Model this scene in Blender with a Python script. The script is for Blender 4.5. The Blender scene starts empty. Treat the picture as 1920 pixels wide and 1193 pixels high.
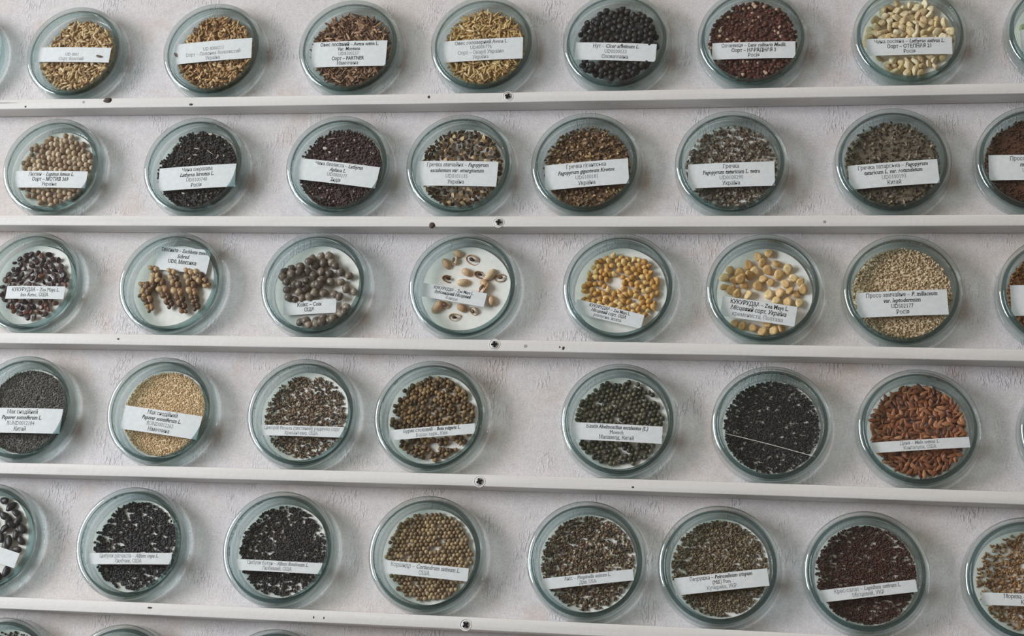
import bpy, bmesh, math, random
import numpy as np
from mathutils import Vector, noise

sc = bpy.context.scene
col = sc.collection
random.seed(7)
rng = np.random.default_rng(7)
ZO = 1.40                      # height of the middle ledge above the floor of the room (metres)

# ------------------------------------------------------------------ camera, light, exposure
cam_d = bpy.data.cameras.new('camera')
cam = bpy.data.objects.new('camera', cam_d)
col.objects.link(cam)
cam_d.sensor_width = 36.0
cam_d.lens = 52.5
cam_d.clip_start = 0.01
cam.location = (0.23262, -1.25030, -0.37946 + ZO)
cam.rotation_euler = (1.880277, -0.064863, 0.164)
sc.camera = cam

world = bpy.data.worlds.new('room_light')
sc.world = world
world.use_nodes = True
# the rest of the room: pale upper walls and ceiling, a darker floor
_wt = world.node_tree
_tc = _wt.nodes.new('ShaderNodeTexCoord')
_sx = _wt.nodes.new('ShaderNodeSeparateXYZ')
_rp = _wt.nodes.new('ShaderNodeValToRGB')
_mr = _wt.nodes.new('ShaderNodeMapRange')
_mr.inputs['From Min'].default_value, _mr.inputs['From Max'].default_value = -1.0, 1.0
_wt.links.new(_tc.outputs['Generated'], _sx.inputs[0])
_wt.links.new(_sx.outputs['Z'], _mr.inputs['Value'])
_wt.links.new(_mr.outputs[0], _rp.inputs[0])
_e = _rp.color_ramp.elements
_e[0].position, _e[0].color = 0.34, (0.13, 0.105, 0.08, 1)
_e[1].position, _e[1].color = 0.62, (1.0, 0.87, 0.72, 1)
_ym = _wt.nodes.new('ShaderNodeMapRange')          # the far end of the room, behind the photographer, is dim
_ym.interpolation_type = 'SMOOTHSTEP'
_ym.inputs['From Min'].default_value, _ym.inputs['From Max'].default_value = -0.97, -0.62
_ym.inputs['To Min'].default_value, _ym.inputs['To Max'].default_value = 0.35, 1.0
_wt.links.new(_sx.outputs['Y'], _ym.inputs['Value'])
_vm = _wt.nodes.new('ShaderNodeVectorMath')
_vm.operation = 'SCALE'
_wt.links.new(_rp.outputs[0], _vm.inputs[0])
_wt.links.new(_ym.outputs[0], _vm.inputs['Scale'])
_wt.links.new(_vm.outputs[0], _wt.nodes['Background'].inputs['Color'])
_wt.nodes['Background'].inputs['Strength'].default_value = 0.60


def area(name, loc, target, sx, sy, power, color):
    d = bpy.data.lights.new(name, 'AREA')
    d.shape = 'RECTANGLE'
    d.size, d.size_y, d.energy, d.color = sx, sy, power, color
    o = bpy.data.objects.new(name, d)
    col.objects.link(o)
    o.location = loc
    o.rotation_euler = (Vector(target) - Vector(loc)).to_track_quat('-Z', 'Y').to_euler()
    return o


# daylight from the tall window at the left of the wall
area('window_daylight', (-2.7, -1.95, ZO + 0.25), (0.1, 0, ZO - 0.02), 1.2, 1.9, 130, (0.885, 0.94, 0.985))

sc.view_settings.view_transform = 'Standard'
sc.view_settings.look = 'None'
sc.view_settings.exposure = 0.0
sc.view_settings.gamma = 1.0
sc.view_settings.use_curve_mapping = False
sc.cycles.max_bounces = 16
sc.cycles.transmission_bounces = 14
sc.cycles.transparent_max_bounces = 24


# ------------------------------------------------------------------ helpers
def lin(c):
    return tuple(((v / 255) / 12.92 if v / 255 <= 0.04045 else ((v / 255 + 0.055) / 1.055) ** 2.4) for v in c)


def tag(o, label=None, cat=None, group=None, kind=None):
    if label: o['label'] = label
    if cat: o['category'] = cat
    if group: o['group'] = group
    if kind: o['kind'] = kind
    return o


def link(name, me, mat=None, parent=None, loc=None):
    if mat is not None and not me.materials:
        for m in (mat if isinstance(mat, (list, tuple)) else [mat]):
            me.materials.append(m)
    o = bpy.data.objects.new(name, me)
    col.objects.link(o)
    if parent is not None: o.parent = parent
    if loc is not None: o.location = loc
    return o


def np_mesh(name, V, F, smooth=True):
    me = bpy.data.meshes.new(name)
    V = np.asarray(V, dtype=np.float32)
    F = np.asarray(F, dtype=np.int32)
    k = F.shape[1]
    me.vertices.add(len(V))
    me.vertices.foreach_set('co', V.ravel())
    me.loops.add(F.size)
    me.loops.foreach_set('vertex_index', F.ravel())
    me.polygons.add(len(F))
    me.polygons.foreach_set('loop_start', np.arange(0, F.size, k, dtype=np.int32))
    me.polygons.foreach_set('use_smooth', np.full(len(F), smooth, dtype=bool))
    me.update(calc_edges=True)
    return me


class NT:
    def __init__(self, name):
        self.m = bpy.data.materials.new(name)
        self.m.use_nodes = True
        self.t = self.m.node_tree
        self.t.nodes.clear()
        self.out = self.n('ShaderNodeOutputMaterial')

    def n(self, typ, **kw):
        nd = self.t.nodes.new(typ)
        for k, v in kw.items():
            if k.startswith('i_'):
                nd.inputs[k[2:].replace('_', ' ')].default_value = v
            else:
                setattr(nd, k, v)
        return nd

    def l(self, a, b):
        self.t.links.new(a, b)

    def ramp(self, fac, stops, interp='LINEAR'):
        r = self.n('ShaderNodeValToRGB')
        r.color_ramp.interpolation = interp
        e = r.color_ramp.elements
        while len(e) < len(stops): e.new(0.5)
        for el, (p, c) in zip(e, stops):
            el.position = p
            el.color = (*c, 1)
        self.l(fac, r.inputs[0])
        return r.outputs[0]

    def math(self, op, a, b=None, c=None):
        m = self.n('ShaderNodeMath', operation=op)
        for i, v in enumerate((a, b, c)):
            if v is None: continue
            if isinstance(v, (int, float)): m.inputs[i].default_value = v
            else: self.l(v, m.inputs[i])
        return m.outputs[0]

    def mix(self, fac, a, b, blend='MIX'):
        m = self.n('ShaderNodeMix', data_type='RGBA', blend_type=blend)
        for s, v in ((m.inputs['Factor'], fac), (m.inputs['A'], a), (m.inputs['B'], b)):
            if isinstance(v, (int, float)): s.default_value = v
            elif isinstance(v, tuple): s.default_value = (*v, 1)
            else: self.l(v, s)
        return m.outputs['Result']

    def coord(self, scale=(1, 1, 1), loc=(0, 0, 0)):
        tc = self.n('ShaderNodeTexCoord')
        mp = self.n('ShaderNodeMapping')
        mp.inputs['Scale'].default_value = scale
        mp.inputs['Location'].default_value = loc
        self.l(tc.outputs['Object'], mp.inputs[0])
        return mp.outputs[0]

    def noise(self, vec, scale, detail=3, rough=0.5):
        nz = self.n('ShaderNodeTexNoise')
        nz.inputs['Scale'].default_value = scale
        nz.inputs['Detail'].default_value = detail
        nz.inputs['Roughness'].default_value = rough
        self.l(vec, nz.inputs['Vector'])
        return nz.outputs['Fac']

    def principled(self, color, rough=0.6, spec=0.4, normal=None):
        p = self.n('ShaderNodeBsdfPrincipled')
        if isinstance(color, tuple): p.inputs['Base Color'].default_value = (*color, 1)
        else: self.l(color, p.inputs['Base Color'])
        if isinstance(rough, (int, float)): p.inputs['Roughness'].default_value = rough
        else: self.l(rough, p.inputs['Roughness'])
        p.inputs['Specular IOR Level'].default_value = spec
        if normal is not None: self.l(normal, p.inputs['Normal'])
        self.l(p.outputs[0], self.out.inputs['Surface'])
        return p

    def bump(self, h, dist, strength=1.0, normal=None):
        b = self.n('ShaderNodeBump')
        b.inputs['Distance'].default_value = dist
        b.inputs['Strength'].default_value = strength
        self.l(h, b.inputs['Height'])
        if normal is not None: self.l(normal, b.inputs['Normal'])
        return b.outputs[0]


# ------------------------------------------------------------------ materials
def wall_material():
    t = NT('embossed_wallpaper')
    v = t.coord()
    strokes = t.noise(t.coord((520, 1, 170)), 1.0, 2, 0.6)
    clus = t.noise(v, 26.0, 2, 0.55)
    cm = t.ramp(clus, [(0.52, (0, 0, 0)), (0.68, (1, 1, 1))])
    st = t.ramp(strokes, [(0.50, (0, 0, 0)), (0.62, (1, 1, 1))])
    relief = t.math('MULTIPLY', st, cm)
    grain = t.noise(v, 650.0, 2, 0.6)
    stain = t.noise(v, 5.5, 4, 0.6)
    base = t.ramp(stain, [(0.30, lin((208, 205, 209))), (0.55, lin((212, 206, 205))), (0.74, lin((206, 195, 189)))])
    blot = t.noise(v, 19.0, 3, 0.55)
    bm = t.ramp(blot, [(0.54, (0, 0, 0)), (0.74, (1, 1, 1))])
    base = t.mix(t.math('MULTIPLY', bm, 0.50), base, lin((192, 170, 156)))
    base = t.mix(t.math('MULTIPLY', relief, 0.30), base, lin((160, 158, 170)))
    gr = t.ramp(t.math('ADD', t.math('MULTIPLY', grain, 0.6), t.math('MULTIPLY', t.noise(v, 170.0, 3, 0.7), 0.4)), [(0.34, (0.80, 0.80, 0.81)), (0.62, (1.06, 1.06, 1.06))])
    base = t.mix(1.0, base, gr, 'MULTIPLY')
    vo = t.n('ShaderNodeTexVoronoi')
    vo.inputs['Scale'].default_value = 21.0
    t.l(v, vo.inputs['Vector'])
    dd = t.math('ADD', vo.outputs['Distance'], t.math('MULTIPLY', t.noise(v, 300, 2), 0.05))
    sel = t.n('ShaderNodeSeparateColor')
    t.l(vo.outputs['Color'], sel.inputs[0])
    sp = t.math('MULTIPLY', t.math('LESS_THAN', dd, t.math('MULTIPLY_ADD', sel.outputs[1], 0.03, 0.025)), t.math('GREATER_THAN', sel.outputs[0], 0.80))
    base = t.mix(t.math('MULTIPLY', sp, 0.7), base, lin((90, 78, 76)))
    h = t.math('ADD', t.math('MULTIPLY', relief, 1.0), t.math('MULTIPLY', grain, 0.35))
    t.principled(base, 0.75, 0.25, t.bump(h, 0.0009, 0.6))
    return t.m


def paint_material():
    t = NT('white_gloss_paint_on_wood')
    v = t.coord()
    g = t.noise(t.coord((6, 120, 160)), 1.0, 4, 0.6)
    base = t.ramp(g, [(0.3, lin((213, 210, 208))), (0.7, lin((223, 221, 219)))])
    sm = t.noise(t.coord((14, 60, 60)), 1.0, 4, 0.6)
    base = t.mix(t.math('MULTIPLY', t.ramp(sm, [(0.58, (0, 0, 0)), (0.75, (1, 1, 1))]), 0.30), base, lin((190, 178, 172)))
    vo = t.n('ShaderNodeTexVoronoi')
    vo.inputs['Scale'].default_value = 55.0
    t.l(v, vo.inputs['Vector'])
    sel = t.n('ShaderNodeSeparateColor')
    t.l(vo.outputs['Color'], sel.inputs[0])
    sp = t.math('MULTIPLY', t.math('LESS_THAN', vo.outputs['Distance'], t.math('MULTIPLY_ADD', sel.outputs[1], 0.07, 0.02)), t.math('GREATER_THAN', sel.outputs[0], 0.86))
    base = t.mix(t.math('MULTIPLY', sp, 0.65), base, lin((112, 104, 104)))
    bu = t.noise(v, 230.0, 3, 0.6)
    t.principled(base, 0.5, 0.4, t.bump(t.math('ADD', g, t.math('MULTIPLY', bu, 0.6)), 0.0006, 0.5))
    return t.m


def thin_glass(name, color, rough=0.03, k=0.75):
    t = NT(name)
    tr = t.n('ShaderNodeBsdfTransparent')
    tr.inputs[0].default_value = (*color, 1)
    gl = t.n('ShaderNodeBsdfGlossy')
    gl.inputs['Roughness'].default_value = rough
    fr = t.n('ShaderNodeFresnel')
    ge = t.n('ShaderNodeNewGeometry')
    t.l(t.math('MULTIPLY_ADD', ge.outputs['Backfacing'], 1 / 1.48 - 1.48, 1.48), fr.inputs['IOR'])
    mx = t.n('ShaderNodeMixShader')
    t.l(t.math('MULTIPLY', fr.outputs[0], k), mx.inputs[0])
    t.l(tr.outputs[0], mx.inputs[1])
    t.l(gl.outputs[0], mx.inputs[2])
    t.l(mx.outputs[0], t.out.inputs['Surface'])
    return t.m


def solid_glass(name, clear, edge, refract, shine=1.0):
    """thick pressed glass: greener where it is looked along, part of the light bent, part passing straight"""
    t = NT(name)
    lw = t.n('ShaderNodeLayerWeight')
    lw.inputs['Blend'].default_value = 0.35
    tint = t.ramp(lw.outputs['Facing'], [(0.0, clear), (0.55, tuple((p + q) / 2 for p, q in zip(clear, edge))), (1.0, edge)])
    tr = t.n('ShaderNodeBsdfTransparent')
    t.l(tint, tr.inputs[0])
    gl = t.n('ShaderNodeBsdfGlossy')
    gl.inputs['Roughness'].default_value = 0.05
    fr = t.n('ShaderNodeFresnel')
    ge = t.n('ShaderNodeNewGeometry')
    t.l(t.math('MULTIPLY_ADD', ge.outputs['Backfacing'], 1 / 1.5 - 1.5, 1.5), fr.inputs['IOR'])
    mx = t.n('ShaderNodeMixShader')
    t.l(t.math('MINIMUM', t.math('MULTIPLY', fr.outputs[0], shine), 1.0), mx.inputs[0])
    t.l(tr.outputs[0], mx.inputs[1])
    t.l(gl.outputs[0], mx.inputs[2])
    g = t.n('ShaderNodeBsdfGlass')
    g.inputs['Color'].default_value = (*clear, 1)
    g.inputs['IOR'].default_value = 1.5
    g.inputs['Roughness'].default_value = 0.015
    m2 = t.n('ShaderNodeMixShader')
    m2.inputs[0].default_value = refract
    t.l(mx.outputs[0], m2.inputs[1])
    t.l(g.outputs[0], m2.inputs[2])
    t.l(m2.outputs[0], t.out.inputs['Surface'])
    return t.m


def seed_material(name, palette, rough=0.5, spec=0.4, island=True, gain=1.0, mottle=0.35):
    t = NT(name)
    if island:
        g = t.n('ShaderNodeNewGeometry')
        fac = g.outputs['Random Per Island']
    else:
        g = t.n('ShaderNodeObjectInfo')
        fac = g.outputs['Random']
    cols = [tuple(min(1, c * gain) for c in lin(p)) for p in palette]
    stops = [((i + 0.0) / len(cols), c) for i, c in enumerate(cols)]
    base = t.ramp(fac, stops, 'CONSTANT')
    nz = t.noise(t.coord(), 900.0, 3, 0.6)
    sh = t.ramp(nz, [(0.3, (1 - mottle,) * 3), (0.7, (1 + mottle * 0.5,) * 3)])
    base = t.mix(1.0, base, sh, 'MULTIPLY')
    t.principled(base, rough, spec, t.bump(nz, 0.0003, 0.35))
    return t.m


def plain(name, color, rough=0.6, spec=0.3, metal=0.0):
    t = NT(name)
    v = t.coord()
    nz = t.noise(v, 240, 3, 0.6)
    base = t.mix(1.0, lin(color), t.ramp(nz, [(0.3, (0.93,) * 3), (0.7, (1.03,) * 3)]), 'MULTIPLY')
    p = t.principled(base, rough, spec)
    p.inputs['Metallic'].default_value = metal
    return t.m


M_wall = wall_material()
M_paint = paint_material()
M_plate = thin_glass('lid_glass', (0.985, 0.993, 0.991))
M_floor_glass = thin_glass('dish_floor_glass', (0.955, 0.978, 0.972))
M_ring = solid_glass('green_tinged_glass_wall', (0.975, 0.992, 0.991), (0.62, 0.77, 0.775), 0.0, 2.4)
M_corner = solid_glass('thick_green_glass_corner', (0.95, 0.985, 0.984), (0.62, 0.79, 0.79), 0.20, 3.4)
M_dark = solid_glass('refraction_dark_glass', (0.30, 0.42, 0.425), (0.10, 0.185, 0.195), 0.0)  # dark tint stands in for dark surroundings refracted in the lid's inner corner
M_ring_in = solid_glass('thick_green_glass_inner', (0.97, 0.99, 0.988), (0.76, 0.88, 0.876), 0.0)
M_paper = plain('label_paper', (236, 237, 240), 0.8, 0.2)
M_pad = plain('liner_paper', (246, 243, 238), 0.9, 0.1)
M_ink = plain('black_ink', (42, 42, 46), 0.8, 0.1)
M_ink_faint = plain('faded_ink', (138, 138, 144), 0.8, 0.1)
M_steel = plain('dull_steel', (150, 150, 152), 0.4, 0.5, 0.8)
M_recess = plain('dark_recess', (32, 30, 30), 0.8, 0.1)
M_hole = plain('dark_hole', (84, 74, 70), 0.9, 0.1)

# ------------------------------------------------------------------ setting: the wall
bm = bmesh.new()
bmesh.ops.create_cube(bm, size=1.0)
for v in bm.verts:
    v.co = Vector((v.co.x * 3.4, 0.06 + v.co.y * 0.12, v.co.z * 2.8))
me = bpy.data.meshes.new('wall_back')
bm.to_mesh(me)
bm.free()
tag(link('wall_back', me, M_wall, loc=(0, 0, ZO)), kind='structure')

# ------------------------------------------------------------------ the ledges
RAILZ = [0.2405, 0.11688, 0.0, -0.12056, -0.2411]
RAILS = [0.00127, 0.00022, -0.00262, 0.00109, 0.00005]
RAILQ = [0.00428, 0.006, -0.00388, -0.00807, -0.00794]
RH, RD = 0.01033, 0.01864


def railz(i, x):
    return RAILZ[i] + RAILS[i] * x + RAILQ[i] * x * x


def make_ledge(i):
    """a straight painted batten, very slightly bowed, with eased arrises"""
    xs = np.linspace(-1.0, 1.0, 81)
    b = 0.0007
    prof = [(0.0, 0.0), (-RD + b, 0.0), (-RD + b * .3, -b * .3), (-RD, -b), (-RD, -RH + b), (-RD + b * .3, -RH + b * .3), (-RD + b, -RH), (-0.0016, -RH), (-0.0010, -RH + .0005), (-0.0010, -RH + .003), (0.0, -RH + .003)]
    V, F = [], []
    n = len(prof)
    for k, x in enumerate(xs):
        xc = max(-.62, min(.62, x))
        w = 0.00018 * noise.noise(Vector((x * 9, i * 3.1, 0)))
        for (y, z) in prof:
            V.append((x, y - (w if y < -0.01 else 0), railz(i, xc) + z + 0.00022 * noise.noise(Vector((x * 14, i, z * 300)))))
    for k in range(len(xs) - 1):
        for j in range(n):
            a, c = k * n + j, k * n + (j + 1) % n
            F.append((a, c, c + n, a + n))
    me = np_mesh('ledge', V, F, True)
    me.set_sharp_from_angle(angle=math.radians(50))
    return me


def make_screw(scale=1.0):
    """countersunk cross-head screw seen from the front: dished ring, head, cross recess"""
    V, F, mats = [], [], []
    def ring(r, y, n=28):
        s = len(V)
        for k in range(n):
            a = 2 * math.pi * k / n
            V.append((r * math.cos(a), y, r * math.sin(a)))
        return s
    prof = [(0.0052, -0.00012), (0.0047, -0.0004), (0.0043, -0.0002), (0.0041, 0.0004), (0.0039, -0.0002), (0.0030, -0.00055), (0.0015, -0.0007)]
    rs = [ring(r * scale, y) for r, y in prof]
    for q, (a, b) in enumerate(zip(rs, rs[1:])):
        for k in range(28):
            F.append((a + k, a + (k + 1) % 28, b + (k + 1) % 28, b + k))
            mats.append(2 if (q in (2, 3) and 2 < k < 13) else (1 if q == 5 else 0))
    me0 = np_mesh('screw', V, F, True)
    me0.materials.append(M_paint); me0.materials.append(M_steel); me0.materials.append(M_recess)
    me0.polygons.foreach_set('material_index', mats)
    return me0


def make_recess():
    bm = bmesh.new()
    for (w, h) in ((0.0056, 0.0014), (0.0014, 0.0056), (0.0019, 0.0019)):
        r = bmesh.ops.create_cube(bm, size=1.0)
        for v in r['verts']:
            v.co = Vector((v.co.x * w * (0.75 if v.co.y > 0 else 1), v.co.y * 0.0006 - 0.0007, v.co.z * h * (0.75 if v.co.y > 0 else 1)))
    me = bpy.data.meshes.new('cross_recess')
    bm.to_mesh(me)
    bm.free()
    return me


def make_hole(w, h, seed):
    n = 14
    V = [(0, -0.0002, 0)]
    for k in range(n):
        a = 2 * math.pi * k / n
        r = 1 + 0.35 * noise.noise(Vector((math.cos(a) * 1.5, math.sin(a) * 1.5, seed)))
        V.append((w / 2 * r * math.cos(a), -0.0001, h / 2 * r * math.sin(a)))
    for k in range(n):
        V.append((V[1 + k][0] * 0.9, 0.0008, V[1 + k][2] * 0.9))
    F = [(0, 1 + (k + 1) % n, 1 + k) for k in range(n)]
    F += [(1 + k, 1 + (k + 1) % n, 1 + n + (k + 1) % n) for k in range(n)] + [(1 + k, 1 + n + (k + 1) % n, 1 + n + k) for k in range(n)]
    return np_mesh('hole', V, F)


screw_me, recess_me = make_screw(), make_recess()
SCREWS = [(-0.0157, 0.2361), (-0.0157, 0.1108), (-0.0116, -0.0043), (-0.016, -0.1267), (-0.0189, -0.2476)]
HOLES = {0: [(-0.0908, 0.2368, .0026, .0026), (-0.4115, 0.2384, .009, .0056), (-0.3253, 0.2326, .0042, .0022), (-0.497, .2330, .002, .002), (-0.5330, .2373, .046, .0006)],
         1: [(-0.0769, 0.1078, .0062, .0056)], 2: [(0.0495, -0.0068, .0022, .0034), (0.0462, -0.0058, .0013, .0016), (-0.3631, -0.0044, .0026, .0018)],
         3: [(0.115, -0.1275, .002, .0018)], 4: [(-0.2969, -0.246, .0078, .0026), (-0.150, -0.2475, .0014, .002), (-0.141, -0.2476, .0014, .0018)]}
ORD = ['top', 'second', 'third', 'fourth', 'lowest']
LEDGE_LABEL = ['white painted wooden ledge under the top row of dishes, its upper edge chipped',
               'white painted wooden ledge under the second row, between lupin seeds and purple maize',
               'white painted wooden ledge under the third row, holding popcorn and maize kernels',
               'white painted wooden ledge under the fourth row, holding poppy and beet seeds',
               'lowest white painted wooden ledge, holding coriander, anise and cress seeds']
for i in range(5):
    lo = link('wooden_ledge', make_ledge(i), M_paint, loc=(0, 0, ZO))
    tag(lo, LEDGE_LABEL[i], 'ledge', 'painted ledges across the wall')
    s = link('screw', screw_me, None, lo, (SCREWS[i][0], -RD, SCREWS[i][1]))
    s['label'] = 'steel cross-head screw half painted over'
    s.rotation_euler = (0, 0.4 + i * 1.3, 0)
    r = link('cross_recess', recess_me, M_recess, s)
    for q, (hx, hz, w, h) in enumerate(HOLES[i]):
        ho = link('nail_hole', make_hole(w, h, q + i * 5.3), M_hole, lo, (hx, -RD, hz))
        ho['label'] = 'dark chipped hole in the white paint'


# ------------------------------------------------------------------ the glass dish (base + lid), built once
def lathe(profile, n=112, closed=True):
    V, F = [], []
    m = len(profile)
    for k in range(n):
        a = 2 * math.pi * k / n
        for (r, y) in profile:
            V.append((r * math.cos(a), y, r * math.sin(a)))
    for k in range(n):
        k2 = (k + 1) % n
        for j in range(m if closed else m - 1):
            j2 = (j + 1) % m
            F.append((k * m + j, k2 * m + j, k2 * m + j2, k * m + j2))
    return V, F


def arc(cx, cy, r, a0, a1, n):
    return [(cx + r * math.cos(math.radians(a0 + (a1 - a0) * k / n)), cy + r * math.sin(math.radians(a0 + (a1 - a0) * k / n))) for k in range(n + 1)]


def disc_pair(r, y0, y1, n=112):
    V, F = [], []
    for y in (y0, y1):
        V.append((0, y, 0))
        for k in range(n):
            a = 2 * math.pi * k / n
            V.append((r * math.cos(a), y, r * math.sin(a)))
    for s in (0, n + 1):
        for k in range(n):
            t = (s, s + 1 + k, s + 1 + (k + 1) % n)
            F.append(t if s == 0 else t[::-1])
    return V, F


def ring_and_plate(name, prof, plate, mats):
    """one mesh: a thick glass ring of revolution and the flat glass plate it carries"""
    bm = bmesh.new()
    for q, (V, F) in enumerate((lathe(prof), disc_pair(*plate))):
        vs = [bm.verts.new(v) for v in V]
        for f in F:
            fa = bm.faces.new([vs[i] for i in f])
            fa.material_index = q
            if q == 0 and len(mats) > 2:
                my = sum(V[i][1] for i in f) / len(f)
                mr = sum(math.hypot(V[i][0], V[i][2]) for i in f) / len(f)
                inner = mr < 0.0466 and -0.0186 < my < -0.0153      # the moulded inner corner, its refracted dark ring put in as a tint
                fa.material_index = 3 if inner else (2 if my < -0.0168 else 0)
            fa.smooth = True
        if q == 0:
            bm.normal_update()
            bmesh.ops.recalc_face_normals(bm, faces=list(bm.faces))
    me = bpy.data.meshes.new(name)
    bm.to_mesh(me)
    bm.free()
    me.set_sharp_from_angle(angle=math.radians(40))
    for m in mats: me.materials.append(m)
    return me


FY = -0.0207                                    # front face of the lid
lid_prof = ([(0.0434, FY), (0.0463, FY)] + [(r, y) for r, y in arc(0.0463, FY + 0.0036, 0.0036, -90, 0, 9)][1:] +
            [(0.0500, -0.0120), (0.0502, -0.0065), (0.0507, -0.0048)] + arc(0.0497, -0.0036, 0.0012, 0, 180, 6) +
            [(0.0474, -0.0060), (0.0470, -0.0110), (0.0464, -0.0154)] + arc(0.0434, -0.0155, 0.0030, 0, -90, 8) + [(0.0434, -0.0185)])
lid_me = ring_and_plate('lid', lid_prof, (0.0435, FY, -0.0185), [M_ring, M_plate, M_corner, M_dark])
base_prof = ([(0.0415, -0.0008), (0.0430, -0.0008)] + [(r, y) for r, y in arc(0.0430, -0.0036, 0.0028, 90, 0, 7)][1:] +
             [(0.0459, -0.0090), (0.0460, -0.0138)] + arc(0.0453, -0.0144, 0.0007, 0, -180, 5) +
             [(0.0443, -0.0100), (0.0441, -0.0065)] + arc(0.0421, -0.0055, 0.0020, 0, 90, 5) + [(0.0415, -0.0035)])
base_me = ring_and_plate('bottom_dish', base_prof, (0.0416, -0.0035, -0.0008), [M_ring_in, M_floor_glass])


def make_pad(seed):
    n = 96
    V, F = [(0, -0.0048, 0)], []
    R = 0.0408
    for k in range(n):
        a = 2 * math.pi * k / n
        r = R + 0.0007 * noise.noise(Vector((math.cos(a) * 2, math.sin(a) * 2, seed)))
        V.append((r * math.cos(a), -0.0048 - 0.0002 * noise.noise(Vector((math.cos(a) * 3, seed, math.sin(a) * 3))), r * math.sin(a)))
    V.append((0, -0.0038, 0))
    for k in range(n): V.append((V[1 + k][0], -0.0038, V[1 + k][2]))
    for k in range(n):
        k2 = (k + 1) % n
        F += [(0, 1 + k, 1 + k2), (n + 1, n + 2 + k2, n + 2 + k), (1 + k, n + 2 + k, n + 2 + k2), (1 + k, n + 2 + k2, 1 + k2)]
    return np_mesh('liner', V, F, False)


# ------------------------------------------------------------------ seed shapes (unit = millimetre, long axis X, thickness Y)
def ico(sub):
    bm = bmesh.new()
    bmesh.ops.create_icosphere(bm, subdivisions=sub, radius=1.0)
    bm.verts.ensure_lookup_table()
    V = np.array([v.co[:] for v in bm.verts])
    F = np.array([[v.index for v in f.verts] for f in bm.faces])
    bm.free()
    return V, F


ICO = {s: ico(s) for s in (1, 2, 3)}


def lump(V, amp, freq, seed):
    return V * (1 + amp * np.array([noise.noise(Vector((v[0] * freq + seed, v[1] * freq, v[2] * freq))) for v in V]))[:, None]


def shape(kind, L, W, T, sub, seed):
    V, F = ICO[sub]
    V = V.copy()
    x = V[:, 0]
    if kind == 'oat':
        k = np.sqrt(np.clip(1 - np.abs(x) ** 2.6, 0, 1)) / np.maximum(np.hypot(V[:, 1], V[:, 2]), 1e-6)
        k = np.where(np.abs(x) > 0.999, 0, k) * (1 - 0.22 * x)
        V[:, 1] *= k; V[:, 2] *= k
        groove = np.exp(-(V[:, 2] / 0.22) ** 2) * (V[:, 1] < 0)
        V[:, 1] += 0.22 * groove
        V[:, 2] += 0.18 * x * x * (1 if seed % 2 else -1)
    elif kind == 'chickpea':
        V = lump(V, 0.10, 2.2, seed)
        V[:, 0] += 0.30 * np.clip(x, 0, 1) ** 6
        V[:, 1] += -0.10 * np.exp(-(V[:, 2] / 0.2) ** 2) * (x < 0)
    elif kind == 'block':
        p = (np.abs(V) ** 3.6).sum(1) ** (1 / 3.6)
        V = V / p[:, None]
        r = np.random.default_rng(int(seed * 10) + 3)
        V = V @ (np.eye(3) + 0.16 * r.normal(size=(3, 3)))
        V[:, 1] -= 0.16 * np.exp(-((V[:, 0] ** 2 + V[:, 2] ** 2) / 0.18)) * np.sign(V[:, 1])
        V *= 0.9
    elif kind == 'kernel':                     # maize: flat wedge with a dented crown
        w = 0.62 + 0.40 * np.clip((x + 1) / 1.5, 0, 1)
        V[:, 2] *= w
        V[:, 1] *= 0.72 + 0.25 * np.clip((x + 1) / 2, 0, 1)
        V[:, 1] += 0.28 * np.exp(-(((V[:, 0] - 0.05) / 0.5) ** 2 + (V[:, 2] / 0.42) ** 2)) * (V[:, 1] < 0)
        V = lump(V, 0.07, 1.7, seed)
    elif kind == 'popcorn':
        w = 1.0 - 0.55 * np.clip((x + 0.1), 0, 1.1) ** 1.2
        V[:, 1] *= w; V[:, 2] *= w
        V[:, 0] *= 1.12
        V = lump(V, 0.06, 1.7, seed)
    elif kind == 'drop':                       # flat melon pip, pointed at one end
        w = np.clip(1.0 - 0.80 * np.clip((x + 0.25) / 1.25, 0, 1) ** 1.5, 0.12, 1)
        V[:, 2] *= w
        V[:, 1] *= 0.6 + 0.4 * w
        V[:, 1] -= 0.10 * (1 - x * x)
        
    elif kind == 'bean':
        V[:, 2] += 0.16 * (1 - x * x) * (1 if seed % 2 else -1)
        V = lump(V, 0.08, 1.5, seed)
    elif kind == 'jobs':
        w = 1.0 - 0.42 * np.clip(x, 0, 1) ** 2
        V[:, 1] *= w; V[:, 2] *= w
        V[:, 2] += 0.07 * np.sin(V[:, 0] * 5)
        V = lump(V, 0.06, 2, seed)
    elif kind == 'beet':
        V = lump(V, 0.55, 2.6, seed)
    elif kind == 'round':
        V = lump(V, 0.09, 1.9, seed)
    elif kind == 'angular':
        V = lump(V, 0.38, 2.3, seed)
    elif kind == 'lens':
        V = lump(V, 0.05, 1.5, seed)
    elif kind == 'buck':                       # three-edged buckwheat nut
        V, F = [], []
        prof = [(-1.0, 0.08), (-0.55, 0.72), (-0.1, 1.0), (0.45, 0.62), (1.0, 0.05)]
        n = 6
        for (px, pr) in prof:
            for k in range(n):
                a = 2 * math.pi * k / n + 0.3
                r = pr * (1.0 if k % 2 == 0 else 0.42)
                V.append((px, r * math.cos(a), r * math.sin(a)))
        for q in range(len(prof) - 1):
            for k in range(n):
                a, b = q * n + k, q * n + (k + 1) % n
                F += [(a, b, b + n), (a, b + n, a + n)]
        c0, c1 = len(V), len(V) + 1
        V += [(-1.05, 0, 0), (1.08, 0, 0)]
        for k in range(n):
            F += [(c0, (k + 1) % n, k), (c1, (len(prof) - 1) * n + k, (len(prof) - 1) * n + (k + 1) % n)]
        V, F = np.array(V, float), np.array(F)
    V = V * np.array([L / 2, T / 2, W / 2])
    return V, F


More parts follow.
